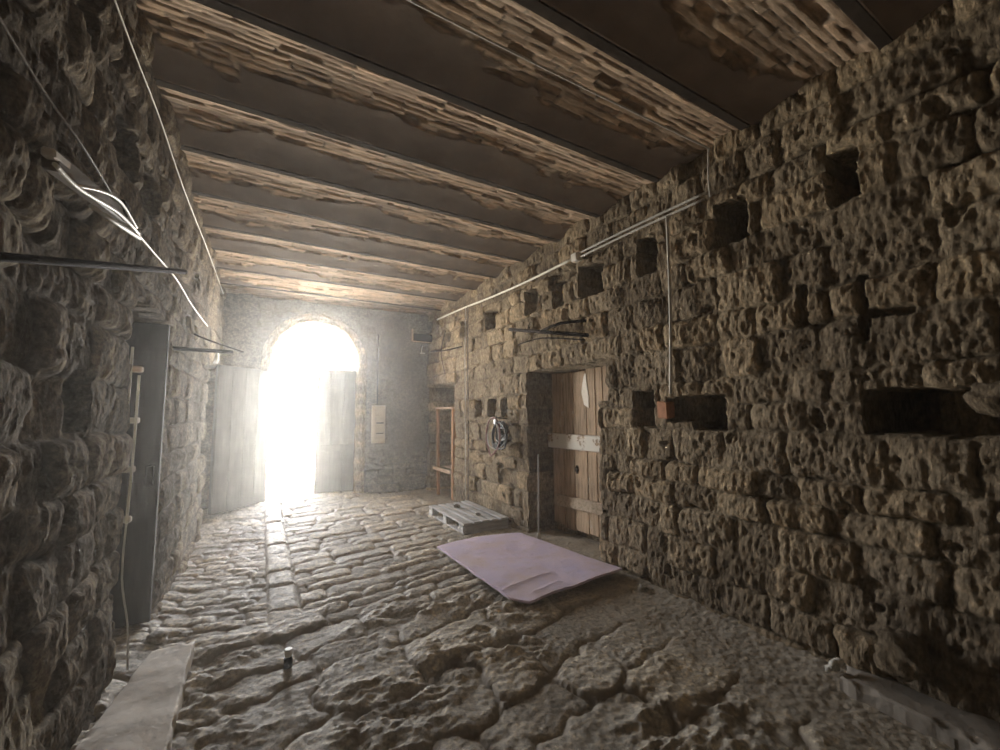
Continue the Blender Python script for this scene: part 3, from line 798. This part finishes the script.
bm = bm_new(); add_rock(bm, (-.06, .03, .16), (.014, .035, .035), 5, 3, .25); o = obj('tape_bundle', bm, MAT['foil'], CC); o['label'] = 'silver tape binding'
bm = bm_new(); add_tube(bm, [(.14, .0, .20), (-.05, .0, .215), (-.06, 0, .235)], .008, 7); obj('hook', bm, MAT['iron'], CC)

# ------------------------------------------------------------------ left wall fittings
pipe('cable', [(XV, 1.9, 3.40), (XV, 2.58, 3.41), (XV, 3.35, 3.46), (XV, 4.4, 3.46), (XV, 6.2, 3.56), (XV, 8.6, 3.64)], .004, MAT['cable_white'], 'thin pale cable along the top of the left wall under the vaults', 'cable', sm=6)
pipe('cable', [(XV, 1.3, 2.60), (XV, 1.79, 2.56), (XV + .02, 2.2, 2.57), (XV, 2.68, 2.545)], .0045, MAT['cable_brown'], 'brown cable along the left wall above the old strip lamp', 'cable', sm=6)
pipe('cable', [(XV, 2.68, 2.545), (XV + .02, 3.05, 2.55), (XV + .01, 3.47, 2.58), (XV + .02, 4.3, 2.64), (XV, 5.2, 2.63), (XV + .01, 6.6, 2.68)], .005, MAT['cable_white'], 'bright white cable running on towards the gate along the left wall', 'cable', sm=6)
bm = bm_new(); add_box(bm, (-.03, -.03, -.03), (.03, .03, .03), .006)
o = obj('cable_clip', bm, MAT['iron']); o.location = pw((XV, 2.68, 2.545)); tag(o, 'dark clip joining the brown and white cables on the left wall', 'clip')
SL = thing('strip_lamp', 'broken strip lamp with loose pale wires on the left wall', 'lamp', pw((XV, 1.92, 2.36)))
tilt = math.atan2(.155, .86)
R3 = Matrix.Rotation(tilt, 3, 'X')
bm = bm_new(); add_box(bm, (-.02, 0, -.02), (.02, .80, .045), .006); [setattr(v_, 'co', R3 @ v_.co) for v_ in bm.verts]; obj('batten', bm, MAT['cable_brown'], SL)
bm = bm_new(); add_box(bm, (-.012, -.03, .01), (.022, .09, .04), .006); [setattr(v_, 'co', R3 @ v_.co) for v_ in bm.verts]; o = obj('end_cap', bm, MAT['slab'], SL)
bm = bm_new(); add_tube(bm, [R3 @ Vector(p) for p in smooth_path([(.03, -.06, -.015), (.035, .12, -.035), (.045, .5, -.02), (.03, .9, -.03)], 6)], .007, 7); obj('wire', bm, MAT['cable_white'], SL)
bm = bm_new(); add_tube(bm, [R3 @ Vector(p) for p in smooth_path([(.03, .10, -.03), (.05, .30, .01), (.045, .55, .03), (.03, .86, -.01)], 6)], .006, 7); obj('wire', bm, MAT['cable_white'], SL)
bm = bm_new(); add_tube(bm, [R3 @ Vector(p) for p in [(.03, .25, -.06), (.035, .55, -.06), (.03, .92, -.05)]], .009, 7); obj('tube', bm, MAT['grey_pipe'], SL)
# iron bars jutting from the left wall
pipe('iron_bar', [(-.68, 1.3, 1.833), (-.603, 1.55, 1.912), (-.34, 2.4, 2.18)], .012, MAT['iron'], 'dark iron bar jutting from the left wall nearest the viewer', 'bar')
pipe('iron_bar', [(XL - .1, 4.0, 2.02), (XL, 4.118, 2.036), (-.2585, 4.6, 2.096)], .017, MAT['iron'], 'dark iron bar jutting out beyond the left doorway', 'bar')
pipe('wire', [(XL, 5.3, 2.36), (-.50, 5.35, 2.30), (-.20, 5.5, 2.22)], .008, MAT['iron'], 'dark wire stretched out from the left wall above the far iron bar', 'wire', sm=4)
# pale pole and brackets at the near jamb of the left doorway
PO = thing('pole', 'thin pale pole with brackets standing at the near jamb of the left doorway', 'pole', (XL - .0, 3.13, 0))
bm = bm_new(); add_tube(bm, smooth_path([(.03, .02, 1.74), (.03, .015, 1.3), (.025, .0, .9)], 6), .007, 8); obj('shaft', bm, MAT['cable_white'], PO)
bm = bm_new(); add_tube(bm, smooth_path([(.0, -.02, 1.90), (.0, -.03, 1.6), (-.01, -.03, 1.35)], 6), .007, 8); obj('strip', bm, MAT['cable_white'], PO)
bm = bm_new(); add_tube(bm, smooth_path([(.025, .0, .90), (.02, .02, .6), (.04, .12, .3), (.05, .14, .05)], 6), .005, 8); o = obj('cable', bm, MAT['grey_pipe'], PO)
for z in (1.76, 1.46, 1.18, .90):
    bm = bm_new(); add_box(bm, (-.03, .02, z), (.04, .07 if z > 1.2 else .05, z + .035), .006); obj('bracket', bm, MAT['rack_board'] if z > 1.7 else MAT['slab'], PO)
# plaster patch above the open leaf
bm = bm_new(); add_rock(bm, (0, 0, 0), (.05, .22, .10), 31, 3, .3)
o = obj('plaster_patch', bm, MAT['plaster_white']); o.location = (XL + .03, 7.45, 2.38); tag(o, 'whitish plaster patch on the left wall over the open gate leaf', 'plaster')

# ------------------------------------------------------------------ outside, haze, light
bm = bm_new(); add_box(bm, (-3, 8.82, -.3), (5, 10.2, .02), .02)
o = obj('ground', bm, MAT['ground']); tag(o, 'bright paved ground beyond the gateway', None, kind='structure')

bm = bm_new(); add_box(bm, (-.62, YF + .1, .06), (2.98, 8.62, 3.55), 0)
hz = obj('haze', bm, None); tag(hz, 'dust haze filling the passage, also standing in for lens bloom', None, kind='stuff')
m = bpy.data.materials.new('dust_bloom_haze'); m.use_nodes = True; nt = m.node_tree
nt.nodes.remove(nt.nodes['Principled BSDF'])
vs = N(nt, 'ShaderNodeVolumeScatter'); vs.inputs['Density'].default_value = .012; vs.inputs['Anisotropy'].default_value = .8  # forward scatter also imitates lens bloom around the gateway
vs.inputs['Color'].default_value = (1, .98, .93, 1)
nt.links.new(vs.outputs[0], nt.nodes['Material Output'].inputs['Volume'])
hz.data.materials.append(m)

w = bpy.data.worlds.new('sky'); SC.world = w; w.use_nodes = True
nt = w.node_tree; bg = nt.nodes['Background']
g = N(nt, 'ShaderNodeTexCoord').outputs['Generated']
sp = N(nt, 'ShaderNodeSeparateXYZ'); nt.links.new(g, sp.inputs[0])
mr = N(nt, 'ShaderNodeMapRange'); mr.inputs[1].default_value = -1; mr.inputs[2].default_value = 1; nt.links.new(sp.outputs[2], mr.inputs[0])
c = ramp(nt, mr.outputs[0], [(.0, (.4, .38, .34)), (.45, (.85, .80, .71)), (.52, (1, .98, .94)), (.60, (.66, .67, .69)), (.75, (.22, .24, .27)), (1, (.12, .14, .18))])
nt.links.new(c, bg.inputs['Color']); bg.inputs['Strength'].default_value = 10.0

pl = bpy.data.lights.new('gateway_portal', 'AREA'); pl.shape = 'RECTANGLE'; pl.size = 1.62; pl.size_y = 3.3; pl.cycles.is_portal = True
po = bpy.data.objects.new('gateway_portal', pl); COL.objects.link(po)
po.location = (AX, YB + .52, 1.66); po.rotation_euler = (math.radians(-90), 0, 0)

# ------------------------------------------------------------------ render look
SC.view_settings.view_transform = 'Standard'; SC.view_settings.look = 'None'
SC.view_settings.gamma = 1.0; SC.view_settings.use_curve_mapping = False
SC.view_settings.exposure = 3.0
cy = SC.cycles
cy.use_denoising = True
cy.use_adaptive_sampling = False
cy.denoising_prefilter = 'FAST'
try: cy.denoiser = 'OPENIMAGEDENOISE'
except Exception: pass
cy.max_bounces = 12; cy.diffuse_bounces = 8; cy.glossy_bounces = 3; cy.volume_bounces = 1
cy.sample_clamp_indirect = 0; cy.caustics_reflective = False; cy.caustics_refractive = False
